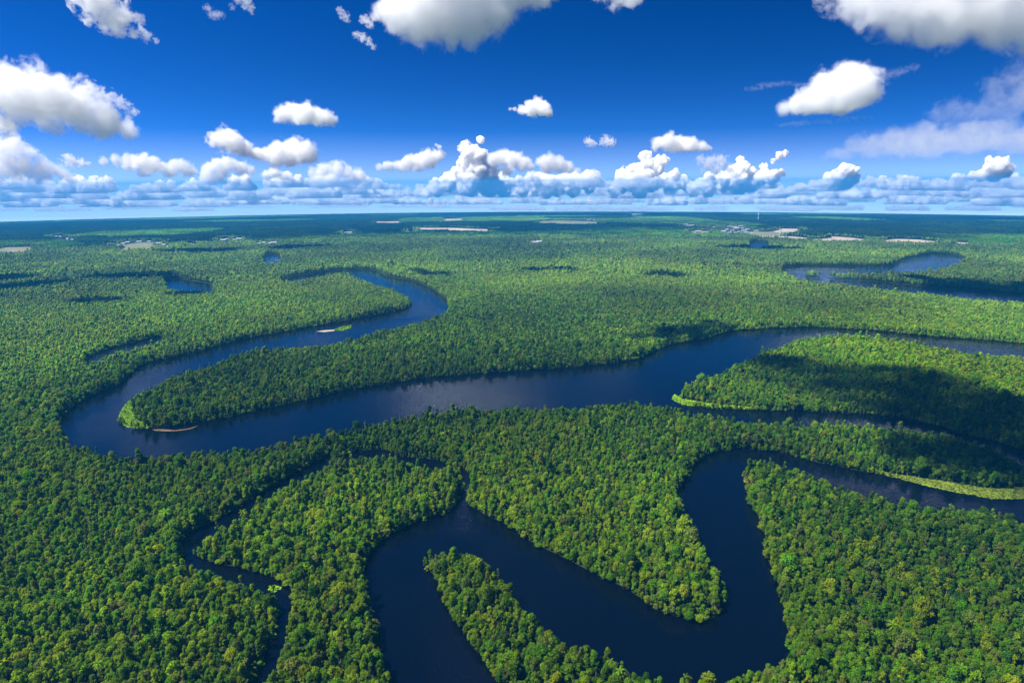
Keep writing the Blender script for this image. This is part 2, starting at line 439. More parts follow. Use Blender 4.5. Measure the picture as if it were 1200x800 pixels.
cloud('ragged white cloud at the top edge, trailing off in torn wisps', [(98, -12, 13), (108, -2, 14), (118, 6, 14), (128, 14, 12), (134, 24, 9), (126, 26, 8), (142, 14, 7), (150, 20, 5), (146, 34, 6), (156, 40, 5), (166, 34, 4.5), (172, 44, 4.5), (180, 46, 3.5), (162, 22, 4), (138, 36, 5)],
      4600, dens=3.2, seed=11, wisp=0.7, amp=0.8)
cloud('thin small streak of cloud cut by the top edge, left of the large central cloud', [(284, -3, 6), (289, 5, 5), (294, 12, 3.5)], 4300, dens=1.8, seed=12, wisp=0.6, amp=0.8)
cloud('faint veil of cloud scraps near the top edge', [(243, 10, 3), (250, 17, 4), (258, 18, 3), (272, 8, 2.5)], 4300, dens=0.7, seed=13, wisp=0.9, amp=0.9)
cloud('large grey white cloud hanging from the top edge, broad rounded underside', [(470, 12, 24), (500, 8, 34), (525, 18, 30), (548, 22, 27), (556, 36, 16), (580, 8, 26), (610, -8, 20), (640, -12, 17), (452, 14, 13), (440, 20, 6), (486, 40, 12), (510, 38, 14), (530, 42, 12), (548, 48, 8), (570, 36, 9), (520, -25, 40), (580, -25, 36)],
      4400, dens=7, seed=14, amp=0.34)
cloud('little torn cloud scrap hanging below and beside the large cloud at the top', [(418, 41, 3.2), (425, 44, 4), (432, 49, 3.6), (438, 55, 2.6)], 4600, dens=1.6, seed=15, wisp=0.7, amp=0.8)
cloud('small cloud tuft beside the ragged edge of the large central cloud', [(428, 23, 4), (434, 27, 4), (424, 25, 3)], 4500, dens=1.8, seed=16, wisp=0.5, amp=0.7)
cloud('small puff at the top edge, between the large central cloud and the deep blue', [(398, 12, 3), (403, 18, 4), (407, 24, 2.5)], 4500, dens=1.2, seed=17, wisp=0.7, amp=0.8)
cloud('low flat lobe of cloud showing at the top edge, right of the large central cloud', [(700, -10, 10), (722, -6, 12), (740, -3, 10), (748, 1, 6)], 4300, dens=3, seed=18)
cloud('broad grey cloud cut by the top right corner', [(1010, -4, 22), (1035, 2, 26), (1065, 8, 28), (1095, 16, 28), (1125, 14, 30), (1160, 8, 34), (1205, 2, 40), (1240, -6, 40), (1100, -25, 45), (1180, -30, 50), (1010, 26, 8), (1008, 36, 5), (1058, 36, 12), (1085, 42, 12), (1030, -20, 26)],
      4200, dens=6, seed=19, amp=0.36)
cloud('thin torn fringe beside the broad grey corner cloud', [(962, 2, 6), (972, 8, 7), (978, 16, 5), (985, 4, 6)], 4300, dens=0.7, seed=20, wisp=0.8, amp=0.8)
cloud('plump rounded white cloud below the grey corner cloud, taller on its right side', [(920, 126, 9), (934, 122, 12), (950, 118, 15), (968, 110, 19), (985, 104, 23), (1002, 104, 23), (1012, 106, 17), (998, 88, 13), (968, 98, 11), (985, 121, 14), (960, 124, 12)],
      6800, dens=8, seed=21, cut=137, amp=0.3)
cloud('thin veil trailing under the plump white cloud', [(925, 146, 4.5), (945, 144, 5), (968, 143, 5), (990, 141, 5), (1010, 138, 4)], 6900, dens=0.3, seed=22, flat=0.6, sx=2.6, wisp=0.4, amp=0.45, grow=False)
cloud('thin streak of high cloud slanting up beside the plump white cloud', [(1028, 94, 4), (1040, 89, 5), (1055, 84, 4.5), (1070, 79, 3.5)], 6700, dens=0.25, seed=23, wisp=0.4, sx=2.2, flat=0.8, amp=0.4, grow=False)
cloud('faint feathery streak left of the plump white cloud', [(885, 104, 4), (900, 100, 4.5), (918, 98, 4), (935, 99, 3.5), (948, 100, 3)], 6700, dens=0.2, seed=24, wisp=0.4, sx=3, flat=0.6, amp=0.4, grow=False)
cloud('long sloping white cloud at the left edge, thick and streaky', [(-20, 112, 24), (8, 110, 24), (32, 110, 23), (55, 116, 22), (78, 122, 21), (98, 130, 19), (116, 138, 17), (132, 146, 14), (146, 151, 10), (155, 157, 5), (20, 130, 14), (60, 136, 13), (95, 146, 11), (120, 152, 8)],
      7600, dens=6, seed=25, amp=0.42, wisp=0.3)
cloud('torn white fringe above the sloping cloud at the left', [(92, 106, 6), (104, 105, 7), (116, 111, 6), (128, 116, 7), (140, 120, 6), (150, 126, 4.5), (158, 131, 3)], 7500, dens=1.8, seed=26, wisp=0.7, amp=0.8)
cloud('small white puff at the left edge under the long sloping cloud', [(-4, 146, 9), (6, 147, 8), (14, 149, 4)], 8200, dens=4, seed=27)
cloud('flat bottomed oval cloud alone in the blue above the joined cumulus heads', [(332, 134, 10), (345, 133, 12), (358, 134, 13), (372, 137, 11), (384, 139, 9), (392, 140, 5), (326, 136, 6)], 7600, dens=7, seed=28, cut=147.5, amp=0.32)
cloud('lone small white cloud in mid sky with a pointed tail', [(622, 127, 9), (630, 125, 10), (637, 129, 9), (644, 133, 5), (612, 129, 6), (603, 128, 3), (598, 128, 2)], 7800, dens=7, seed=3, cut=137.5, amp=0.32)
cloud('two joined white cumulus heads with crisp tops, the left one higher', [(254, 163, 9), (264, 164, 13), (276, 169, 12), (289, 175, 10), (300, 180, 8), (312, 181, 8), (326, 181, 13), (342, 178, 15), (356, 179, 13), (366, 184, 7), (340, 188, 8)], 11000, dens=8, seed=5, amp=0.36)
cloud('tiny double scrap of cloud in the blue, left of the lone oval cloud', [(690, 166, 4.5), (696, 169, 3.5), (704, 168, 2.5), (711, 165, 5.5), (717, 167, 4)], 9500, dens=3, seed=29, wisp=0.4)
cloud('lone oval white cloud with a flat underside above the right half of the cloud line', [(772, 168, 9), (784, 167, 11), (797, 169, 11), (810, 171, 10), (822, 173, 8), (830, 174, 4.5)], 9500, dens=7, seed=30, cut=179, amp=0.3)
cloud('long low white cloud rising to the right, with a thin plume at its end', [(444, 196, 5), (455, 195, 6.5), (467, 195, 7), (478, 192, 9), (489, 190, 10), (500, 187, 11), (510, 184, 9), (517, 181, 5), (515, 172, 2.5), (511, 170, 1.8)], 12500, dens=6, seed=31, cut=202, amp=0.36)
cloud('wide pale sheet of thin cloud at the right edge', [(985, 180, 10), (1015, 174, 14), (1050, 167, 18), (1085, 163, 20), (1125, 164, 19), (1165, 164, 18), (1210, 160, 18), (1250, 156, 18), (1140, 152, 14), (1090, 176, 11), (1190, 172, 11)],
      8200, dens=0.95, seed=32, depth=1.6, sx=1.7, flat=0.75, amp=0.45, grow=False)
cloud('uneven grey cloud bank above the pale sheet at the right edge', [(1110, 134, 11), (1130, 130, 13), (1150, 132, 13), (1172, 124, 15), (1195, 122, 18), (1170, 102, 10), (1195, 95, 14), (1220, 110, 22), (1140, 144, 8), (1185, 146, 9)],
      7400, dens=0.4, seed=33, depth=1.4, sx=1.3, amp=0.5, wisp=0.5)
cloud('tiny white scrap above the cloud line near the left', [(78, 186, 4), (85, 190, 5), (95, 191, 4), (103, 192, 2.5)], 11500, dens=3, seed=34, wisp=0.4)
cloud('tall white cumulus tower in the middle of the cloud line', [(545, 174, 7), (552, 180, 9), (560, 186, 11), (548, 194, 11), (560, 200, 13), (572, 204, 11), (540, 206, 11), (525, 214, 11), (512, 221, 9), (550, 216, 14), (575, 218, 13), (562, 164, 2.5), (590, 222, 10), (500, 226, 7)], 15500, dens=9, seed=35, cut=231, amp=0.4)
cloud('rounded white cloud leaning against the tall middle tower', [(580, 186, 9), (590, 184, 10), (602, 188, 11), (614, 192, 9), (622, 195, 5), (594, 200, 8)], 13000, dens=7, seed=36, amp=0.34)
cloud('smooth sloping white cloud just right of the middle of the cloud line', [(636, 190, 8), (644, 188, 9), (655, 193, 10), (666, 197, 8), (676, 201, 5), (640, 198, 8)], 13000, dens=5, seed=37, cut=204, amp=0.3)
cloud('bright lumpy cumulus row right below the smooth sloping cloud', [(634, 210, 8), (646, 214, 8), (661, 211, 8), (676, 210, 8), (688, 207, 7), (628, 219, 8), (654, 221, 9), (672, 222, 9), (690, 218, 8), (640, 226, 8), (612, 222, 8)], 16500, dens=9, seed=38, cut=233, amp=0.45)
cloud('tall twin headed cumulus tower with a leaning right head, right of the middle', [(757, 184, 7), (760, 193, 8), (775, 189, 7), (770, 198, 7), (745, 201, 9), (757, 207, 11), (730, 207, 9), (742, 215, 10), (765, 214, 10), (728, 218, 8), (750, 223, 10), (720, 225, 7)], 16000, dens=9, seed=39, cut=232, amp=0.42)
cloud('row of bright small cumulus heads right of the twin headed tower', [(778, 212, 8), (790, 207, 7), (797, 213, 8), (806, 218, 7), (820, 216, 6), (832, 209, 6), (840, 213, 6), (786, 220, 8), (812, 224, 7), (830, 222, 8)], 16500, dens=9, seed=40, cut=231, amp=0.45)
cloud('white cumulus tower with a narrow peak and a grey shaded right flank', [(868, 189, 5), (868, 197, 7), (860, 204, 9), (874, 206, 10), (852, 211, 9), (866, 216, 11), (880, 217, 9), (848, 219, 7)], 15500, dens=9, seed=41, cut=228, amp=0.42)
cloud('pointed cumulus with a thin white plume trailing up to the right', [(895, 196, 4), (896, 203, 6), (905, 208, 8), (892, 210, 7), (916, 203, 4), (906, 189, 3), (913, 183, 4), (920, 180, 3)], 15000, dens=5, seed=42, cut=220, amp=0.45)
cloud('flat pale cloud layer behind the narrow peaked tower', [(820, 187, 5), (832, 189, 6), (845, 188, 7), (826, 198, 5), (840, 199, 6), (855, 198, 5)], 13500, dens=2.5, seed=43, amp=0.5, wisp=0.4)
cloud('cream white heaped cumulus rising to the right above the right part of the cloud line', [(990, 200, 7), (996, 204, 8), (984, 207, 8), (974, 212, 8), (990, 214, 9), (962, 217, 6), (952, 221, 4), (1000, 210, 6)], 15000, dens=8, seed=44, cut=222, amp=0.42)
cloud('grey white cloud clump at the right end of the cloud line', [(1162, 195, 7), (1172, 193, 7), (1178, 200, 7), (1165, 204, 8), (1152, 206, 6), (1140, 206, 4)], 14500, dens=5, seed=45, amp=0.45)
cloud('wide pile of soft white cloud at the left end of the cloud line', [(-6, 172, 10), (10, 170, 9), (22, 174, 9), (32, 180, 7), (8, 184, 11), (26, 188, 10), (44, 192, 8), (-4, 196, 11), (20, 200, 11), (40, 204, 10), (60, 200, 9), (76, 206, 8)], 12500, dens=4, seed=46, amp=0.45, wisp=0.3)
cloud('broad flat topped white cloud left of the joined cumulus heads', [(122, 189, 5), (135, 188, 6), (150, 189, 8), (165, 190, 9), (178, 192, 9), (190, 195, 7), (206, 195, 8), (218, 198, 8), (225, 201, 5), (170, 200, 8), (200, 203, 8)], 12500, dens=5, seed=47, cut=208, amp=0.42)
cloud('white cumulus block beneath the joined cumulus heads', [(245, 200, 8), (256, 194, 9), (268, 193, 9), (282, 197, 8), (294, 200, 6), (244, 210, 9), (258, 206, 9)], 13500, dens=6, seed=48, amp=0.4)
cloud('small domed cloud between the joined cumulus heads and the cloud line', [(312, 206, 6), (322, 203, 7), (332, 207, 6), (340, 211, 4)], 13500, dens=6, seed=49, cut=212, amp=0.35)
cloud('white cumulus pair left of the long low rising cloud', [(366, 202, 6), (380, 200, 8), (396, 198, 9), (408, 202, 7), (418, 208, 10), (430, 213, 8), (372, 214, 9), (386, 212, 10), (404, 216, 9)], 14000, dens=6, seed=50, amp=0.42)
# the unbroken line of lesser cumulus along the horizon
r2 = np.random.default_rng(99)
nb = 0
for row, (by, D, step, hmin, hmax) in enumerate(((245, 25000, 70, 3.5, 5), (238, 23000, 42, 6, 10), (230, 19000, 40, 8, 14), (221, 16000, 50, 8, 14))):
    x = -30.0
    while x < 1225:
        wdt = r2.uniform(36, 80); h = r2.uniform(hmin, hmax); b = by + r2.uniform(-3, 2) + (x < 260) * 3
        if row == 3 and 440 < x < 510: x += step; continue
        k = max(4, int(wdt / 7)); pf = []
        for j in range(k):
            u = (j + 0.5) / k; rr = h * (0.5 + 0.5 * math.sin(math.pi * u)) * r2.uniform(0.6, 0.95)
            pf.append((x + u * wdt, b - rr * 0.45, max(3.2, rr * 0.72)))
            if r2.random() < 0.55: pf.append((x + u * wdt + r2.uniform(-3, 3), b - rr * 1.25, max(2.6, rr * 0.55)))
        cloud('low cumulus in the unbroken line of clouds along the horizon', pf, D * r2.uniform(0.97, 1.03), dens=float(r2.choice([1.6, 2.4, 3.5])) * (0.9 if row == 0 else 1), seed=200 + nb, cut=b + 1.0, amp=0.36 if row == 0 else 0.44, sx=2.2 if row == 0 else 1.35, group='low clouds lined up along the horizon')
        nb += 1; x += step * r2.uniform(0.75, 1.25)

# clouds above the camera: they throw the dark patches that lie on the forest
def shade_cloud(label, spots, H=1000.0, dens=0.13, seed=1):
    S = []
    for (px, py, r) in spots:
        g = ground(np.array([px]), np.array([py]))[0]
        p = np.array([g[0], g[1], gz(*g)]) + SUN_DIR * (H / SUN_DIR[2])
        S.append((p, r, (1, 1, 0.55)))
    rm = float(np.mean([q[1] for q in S]))
    me = billow(S, rm * 0.13, rm * 0.5, seed); me.name = 'cloud'
    bm = bmesh.new(); bm.from_mesh(me); todo = set(bm.verts); isl = []        # keep the main body only
    while todo:
        st = [todo.pop()]; body = [st[0]]
        while st:
            for e_ in st.pop().link_edges:
                for v_ in e_.verts:
                    if v_ in todo: todo.discard(v_); st.append(v_); body.append(v_)
        isl.append(body)
    isl.sort(key=len); bmesh.ops.delete(bm, geom=[v_ for b_ in isl[:-1] for v_ in b_], context='VERTS'); bm.to_mesh(me); bm.free(); me.materials.append(cloud_mat(dens, rm))
    o = bpy.data.objects.new('cloud', me); COL.objects.link(o); describe(o, label, 'cloud', 'drifting clouds overhead that shade the forest')
shade_cloud('cumulus overhead shading the wooded island', [(868,426,22),(890,430,30),(918,433,38),(950,447,40),(985,460,40),(1020,466,40),(1052,455,52),(1090,470,55),(1130,485,60),(1170,505,60),(1215,520,70),(1100,515,30),(1150,538,40),(1240,545,60)], dens=0.045, seed=71)
shade_cloud('cumulus overhead shading the far river bank', [(775,400,22),(800,394,28),(828,390,26),(845,384,20)], seed=72)
for q, sp_ in enumerate([[(470,320,14),(490,322,24),(512,325,26),(524,326,16)], [(762,326,20),(780,325,30),(796,327,20)], [(118,330,26),(150,328,40),(185,327,40)], [(60,337,36),(25,340,50)], [(215,348,22),(232,346,24)], [(110,357,26),(135,356,20)],
        [(860,293,40),(890,293.5,60),(918,295,40)], [(1070,330,24),(1110,335,36),(1150,338,45),(1195,342,50)], [(215,297,60),(250,297,60)], [(350,293,60),(370,292,50)], [(10,330,50),(-20,350,40)], [(630,320,26),(660,320,30),(700,318,30)]]):
    shade_cloud('small cumulus overhead shading a patch of distant forest', sp_, seed=80 + q)

# ------------------------------------------------------------------ rivers (traced outlines of the open water)
RIVER_MAIN = [(398,316),(407,316),(420,315.2),(440,316),(451,322.7),(471,327),(494.5,331),(511,343),(525,350),(531.6,356),(530,360),(518,366),(494.5,374),(467.5,381.5),
 (434,389),(400,398.6),(337.5,405.5),(287,409.5),(256.5,422),(216,434),(189,446),(169,458),(158.6,465),(146,475),(140,487),(143,495),(150,500.5),(169,502),
 (202.5,499),(253,491.5),(304,479.7),(337.5,474.6),(371,466),(400,457.7),(450.6,450),(501,442.5),(562,439),(619.4,434),(670,430.7),(720.7,425.6),(754.4,419),
 (771,408.8),(800,401.5),(827,397),(850.6,388.5),(901,385),(945,383.5),(989,385),(1036,388.5),(1087,393.6),(1137.5,397.5),(1200,402),(1330,411),
 (1330,426),(1200,416),(1171,414),(1137.5,410.5),(1104,405.4),(1077,398.5),(1056.5,395),(1036,392.5),(1002.5,390.5),(982,391.5),(942,394),(901,405.4),(877.6,419),
 (857.4,429),(844,437.5),(820,442.5),(800,449),(790,461),(788,468),(800,474),(834,478.5),(884,480),(901,480),(952,481.5),(975.5,484),(1009,485.5),(1053,490),(1104,500.5),
 (1137.5,510),(1170,518),(1200,527),(1330,562),(1330,584),(1200,541),(1160,521),(1124,511),(1104,507),(1070,500.5),(1019,494.5),(969,491.5),(935,494),(888,491),(861,492.5),
 (850.6,488.5),(825,485),(800,479),(785,476),(758,471),(731,469.5),(704,473),(636,478),(585.7,478),(552,476),(518,481),(467.5,486.4),(434,493),(414,497),(402.5,501),
 (386,509),(374,510.5),(355,511),(332.5,516),(311,520),(289,524),(269,526),(245,527.5),(226,529),(207.5,531),(182.5,532.5),(157.5,534),(139,533),(120,529),(94,520.6),(72,511),
 (66.5,504),(68,496),(77.6,481.4),(101,466),(131.6,454),(150,443),(153.6,436),(158,430),(168,425.5),(202.5,419),(236,410.5),(287,397),(337.5,388),(371,382),(400,377.2),
 (433.8,370.5),(467.5,364.5),(478,361),(483.5,356),(481,348),(467.5,340),(440.5,333.2),(422,327),(415,321.5),(408,319.3),(398,319.5),(372,324.5),(350,328),(330,330),(325,329),(345,323.6),(370,320.4)]
RIVER_NEAR = [(1330,616),(1200,584),(1162.5,584),(1125,577.5),(1087.5,569.5),(1050,560),(1012.5,550.6),(990,546),(952.5,539),(911,530),(874,525.5),(844,528),(821,537.5),(804,556),(795,579),
 (800.6,601),(814,629),(832.5,657.5),(842,680),(844,697),(838,717.5),(826,726),(812.5,726),(787.5,717.5),(750,695),(717,680),(685,667),(640,644),(602.5,618),(576,605),
 (554,595.6),(551,584),(553.5,567.5),(545,549),(537,544.5),(530,543.5),(537,556),(543,571),(536,596),(531,601),(512.5,607),(475,616),(449,629),(430,650),(424,680),(430,725),(445,762),(456,800),(474,850),(500,900),
 (660,900),(622,840),(584,797),(565,770),(546,744),(524,710),(509,676),(502.5,652),(505,643),(512.5,640.6),(542.5,643),(569,654),(602.5,676),(611,695),(622,708),(647.5,729),(672,741),(690,752),(711,766),
 (737.5,771),(760,785),(782.5,792.5),(800,783),(817.5,784),(844,791),(862,787),(892.5,777.5),(915,763),(925,752),(926,725),(919,695),(907.5,669),(896,642.5),(889,616),(879,582.5),(869,549),
 (870,543),(877.5,540),(886,535),(900,534),(915,538),(937.5,545),(960,558),(982.5,565.6),(1005,569),(1035,579),(1069,588),(1110,590.5),(1162.5,595),(1200,605),(1330,646)]
CREEK = [(383.5,505),(386,520),(388,532.5),(360,547.5),(326,565.5),(285,591.5),(246,613.5),(218,629),(209,645),(211,652),(222,660.5),(240,665),(262,671),(290,678),(318,688),(326,706),(325,733),(310,772),(292,800),(262,860),
 (286,860),(312,800),(330,762),(339,744),(345,712),(341,690),(333,680),(318,672),(295,667),(265,661),(245,655),(229,647.5),(223,640),(229,632.5),(251,618),(290,595.5),(330,570),(362,552),(394,536.5),(392.5,520),(390,505)]
SMALL_CREEK = [(398,534.5),(420,530),(449,526.5),(471,534.5),(512,538.5),(535,544),(535,546.8),(512,541.5),(471,537.8),(449,530),(420,533),(398,537)]
BACK_CREEK = [(99,424),(118,416),(140,409),(162,403.5),(186,397.5),(194,394.5),(190,393.5),(165,399.5),(140,405.5),(118,411.5),(100,419)]
LAKE = [(190.7,326.2),(209,326.2),(229.5,329.5),(250,334),(248,336),(219,336.2),(199,334.3)]
LAKE_ARM = [(175,323.6),(184,321),(184.5,325),(177,325.5)]
POND = [(309,306),(311,299.2),(318,297),(329,299),(329,303),(317,305.3)]
RIVER_FAR = [(915,314),(920,312.2),(943,311.2),(1000,311.7),(1046.7,311),(1053,308),(1055,305),(1072,300.5),(1093,296.7),(1116.7,298.3),(1133,302.7),(1121,306.7),(1105,311.7),(1083,316),(1033,317),
 (986.7,317.2),(946.7,316.4),(941.7,318.3),(946.7,321.7),(973,326.5),(1033,330.5),(1066.7,334),(1133,339.5),(1200,345.5),(1310,354),(1310,358.5),(1200,349.5),(1166.7,346.5),(1100,340.5),(1060,337.3),(1000,331),(950,325.5),(930,320)]
FAR_POND = [(876.7,286.2),(883,283),(890,282.3),(903,285.7),(893,288.3),(880,288.5)]
GRASS = {
 'tip': [(167,460.5),(155,467),(146,476),(140.5,487),(143,495),(150,500),(165,502),(177,500),(160,492),(156,482),(160,470)],
 'island': [(788,468),(791,462.5),(800,467.5),(830,472.5),(870,475.8),(886,477.3),(890,479.4),(860,479.2),(834,478),(800,474)],
 'band': [(1006,548),(1050,555.5),(1088,561.5),(1120,566.5),(1150,571.5),(1175,573),(1200,570),(1260,572),(1260,590),(1200,583.8),(1162,583.8),(1125,577.3),(1088,569.3),(1050,559.6)],
 'shoal': [(391,387.2),(397,384.2),(405,382.3),(411.5,381.8),(410,384.8),(400,387.6)],
 'cove': [(130,427.2),(145,425.8),(156,426.4),(150,429.2),(135,428.8)],
 'point': [(872,557),(879,562),(886,574),(890,585),(883,588),(877,575)],
}
rivers = {'main': shore(RIVER_MAIN), 'near': shore(RIVER_NEAR), 'creek': shore(CREEK, canopy=8, smooth=1, jitter=0.6), 'small': shore(SMALL_CREEK, canopy=8, step=4, smooth=0, jitter=0), 'back': shore(BACK_CREEK, canopy=9, step=4, smooth=0, jitter=0),
          'lake': shore(LAKE, canopy=12, step=2), 'arm': shore(LAKE_ARM, step=2, smooth=1), 'pond': shore(POND, canopy=12, step=2), 'far': shore(RIVER_FAR, canopy=12, step=3, smooth=1), 'far_pond': shore(FAR_POND, canopy=12, step=2)}
grass = {k: ground(*densify(v, 3).T) for k, v in GRASS.items()}
names = {'main': 'river', 'near': 'river_bend', 'creek': 'creek', 'small': 'side_creek', 'back': 'backwater', 'lake': 'lake', 'arm': 'lake_arm', 'pond': 'pond', 'far': 'distant_river', 'far_pond': 'distant_pond'}
for i, (k, poly) in enumerate(rivers.items()):
    structure(sheet(names[k], poly, M['water'], 0.10 + 0.01 * i))

# ------------------------------------------------------------------ sand, fields and clearings far off
CLEAR = [
 ('sand', [(885,276.3),(910,276.6),(927,277.1),(942,279),(950,280.8),(935,280.2),(915,278.6),(890,277.6)]),
 ('tan_field', [(950,280),(965,279.2),(990,281),(992,282.3),(970,282.6),(952,281.6)]),
 ('sand', [(963,278.6),(975,277.4),(988,277.6),(1002,279.2),(1013,281.4),(1002,282.4),(990,281.2),(975,279.4)]),
 ('sand', [(1038,280.6),(1060,280.8),(1077,281.4),(1102,283.4),(1098,284.4),(1072,284),(1047,283.2)]),
 ('sand', [(1116,283.8),(1134,284.6),(1134,285.6),(1118,285)]),
 ('tan_field', [(878,271.5),(905,272),(935,268),(940,269.5),(915,273.5),(885,273.5)]),
 ('sand', [(912,268.2),(937,268),(937,269.2),(912,269.4)]),
 ('tan_field', [(806,270.8),(830,270.6),(832,272.6),(808,273)]),
 ('tan_field', [(0,290.5),(38,289.5),(38,293.5),(0,296)]),
 ('tan_field', [(146,288.5),(160,284.5),(183,283.6),(184,289),(170,291.6),(147,292)]),
 ('sand', [(520,256.6),(543,256.4),(543,258.6),(520,258.8)]),
 ('sand', [(490,267.2),(530,267),(575,269.2),(575,270.8),(530,269.6),(490,268.8)]),
 ('sand', [(440,259.8),(468,259.6),(468,261),(440,261.2)]),
 ('tan_field', [(632,259),(660,258.5),(700,260),(700,262.5),(660,262),(632,261.5)]),
]
clear_polys = []
for i, (mat, pts) in enumerate(CLEAR):
    poly = shore(pts, canopy=8, step=1, smooth=1)
    poly = poly + 38 * (np.stack([vnoise(poly[:, 0], poly[:, 1], 45, 61), vnoise(poly[:, 0], poly[:, 1], 45, 62)], 1) - 0.5); clear_polys.append(poly)
    structure(sheet({'sand': 'sand_flat', 'tan_field': 'field'}[mat], poly, M[mat], 0.3 + 0.01 * i, 60))

HOUSE_GROUPS = [
 ('pale building in the town spread before the large sand flats', 'town buildings by the sand flats', [(855,265.5),(861,266.5),(868,265),(852,268.5),(858,270),(863,268),(866,271),(872,270.5),(848,271),(876,268.5),(870,267),(880,273.2),(862,272.4),(855,272.5),(874,272.4),(886,270.5)]),
 ('small white roofed house in a sparse row left of the town', 'houses in a row left of the town', [(803,263.5),(808,264.6),(812,264),(818,271.6),(824,272.2),(836,266)]),
 ('tiny white building by the dry field in the upper left forest', 'houses by the left dry field', [(127,286.2),(133,285.6),(139,286.6),(145,285.4),(150,283.8),(186,285.5),(192,287),(197,289),(163,283.2),(175,282.8)]),
 ('white long building alone in the blue green upper left forest', 'long buildings far left', [(66,276.6),(71,276.9),(79,280.2),(85,280.4)]),
 ('white house on the far edge of the woods beyond the pond', 'houses beyond the pond', [(222,285.6),(228,286),(262,281.5),(266,279.8),(275,280.6),(281,280.2),(303,285.4),(309,284.6),(315,285.2),(321,284.4),(324,285.6)]),
 ('white building in a forest gap near the middle of the plain', 'buildings in the middle of the plain', [(624,283.6),(628,284),(632,283.4),(406,272.3),(411,272.6),(483,270.4)]),
 ('pale block of the distant town on the middle horizon', 'blocks of the town on the horizon', [(738,252.6),(743,251.6),(747,251.2),(751,252),(756,252.6),(690,257.5),(697,258)]),
]
HOUSES = []
for lab_, grp_, pts_ in HOUSE_GROUPS:
    for (a_, b_) in pts_:
        g_ = ground(np.array([a_]), np.array([b_]), 3.0)[0]
        HOUSES.append((g_[0], g_[1], float(rng.uniform(0.55, 1.15)) * (2.0 if b_ < 254 else 1.0), lab_, grp_))
        clear_polys.append(shore([(a_ - 3.5, b_ - 0.7), (a_ + 3.5, b_ - 0.7), (a_ + 3.5, b_ + 0.9), (a_ - 3.5, b_ + 0.9)], canopy=9, step=2, smooth=1))
spit = ground(*densify([(178,503.6),(190,503),(205,504.4),(222,502),(233,499),(222,503.3),(205,505.6),(190,505.6),(182,505)], 2).T)
structure(sheet('sand_bar', spit, M['mud'], 0.32, 20))
bar = ground(*densify([(370,388.6),(380,387.2),(392,386.4),(392,388),(380,389.3)], 2).T)
structure(sheet('sand_bar', bar, M['sand'], 0.34, 20))

# ------------------------------------------------------------------ tree models
def rand_unit(n):
    v = rng.normal(size=(n, 3)); return v / np.linalg.norm(v, axis=1, keepdims=True)

def leaf_quads(C, N, size):
    """bent diamond of leaves at each centre C facing N"""
    n = len(C)
    t = np.cross(N, rand_unit(n)); t /= np.linalg.norm(t, axis=1, keepdims=True) + 1e-9
    b = np.cross(N, t)
    s = size[:, None]
    asp = rng.uniform(0.35, 0.9, (n, 1)); droop = rng.uniform(0.0, 0.45, (n, 1))
    V = np.stack([C - t * s - N * s * droop, C - b * s * asp, C + t * s - N * s * droop, C + b * s * asp], 1)
    return V

def crown(kind, n, H=12.0, leaf=0.40, up=0.25):
    """lobed crown of n leaf clumps; returns quads and the lobe centres"""
    if kind == 'round':   rx, z0, z1, nl = 3.7, 3.2, 11.6, 11
    elif kind == 'tall':  rx, z0, z1, nl = 2.7, 3.2, 12.6, 10
    elif kind == 'broad': rx, z0, z1, nl = 4.7, 4.8, 11.2, 14
    elif kind == 'loose': rx, z0, z1, nl = 3.4, 3.0, 12.2, 9
    elif kind == 'bare':  rx, z0, z1, nl = 2.6, 4.0, 12.0, 9
    elif kind == 'spire': rx, z0, z1, nl = 2.0, 3.4, 13.4, 8
    lob = []
    for i in range(nl):
        f = (i + 0.5) / nl
        z = z0 + (z1 - z0) * (0.12 + 0.76 * f)
        prof = math.sin(math.pi * min(0.97, 0.22 + 0.72 * f)) ** 0.8
        a = i * 2.4 + rng.uniform(-0.5, 0.5); q = rx * prof * rng.uniform(0.35, 0.72)
        rr = rx * rng.uniform(0.24, 0.52) * (0.75 if kind in ('loose', 'spire') else 1)
        lob.append((q * math.cos(a), q * math.sin(a), z, rr))
    lob.append((rng.uniform(-.4, .4), rng.uniform(-.4, .4), z1 - rx * 0.38, rx * 0.46))
    L = np.array(lob)
    w = L[:, 3] ** 2; idx = rng.choice(len(L), n, p=w / w.sum())
    d = rand_unit(n); d[:, 2] = np.abs(d[:, 2]) * np.where(rng.random(n) < 0.78, 1, -1)
    r = L[idx, 3] * rng.uniform(0.6, 1.22, n)
    C = L[idx, :3] + d * r[:, None] * np.array([1, 1, 0.85])
    N = d * 0.8 + rand_unit(n) * 0.55 + np.array([0, 0, up]); N /= np.linalg.norm(N, axis=1, keepdims=True)
    return leaf_quads(C, N, leaf * rng.uniform(0.6, 1.5, n)), L

def palm_crown(H=10.5):
    Qs = []
    for k in range(15):
        a = k * 2.4 + rng.uniform(-.2, .2); el = rng.uniform(-0.25, 1.1); p = np.array([0, 0, H]); d = np.array([math.cos(a) * math.cos(el), math.sin(a) * math.cos(el), math.sin(el)])
        side = np.array([-math.sin(a), math.cos(a), 0])
        for j in range(6):
            q = p + d * 0.62; d = d + np.array([0, 0, -0.26]); d /= np.linalg.norm(d)
            w0 = 0.42 * math.sin(math.pi * (j + 0.5) / 6.5) + 0.08; w1 = 0.42 * math.sin(math.pi * min(1, (j + 1.5) / 6.5)) + 0.03
            for sg in (-1, 1):
                Qs.append([p, p + side * sg * w0 * 1.3 + np.array([0, 0, -0.18]), q + side * sg * w1 * 1.3 + np.array([0, 0, -0.18]), q])
            p = q
    return np.array(Qs), np.array([[0, 0, H, 1.0]] * 1)

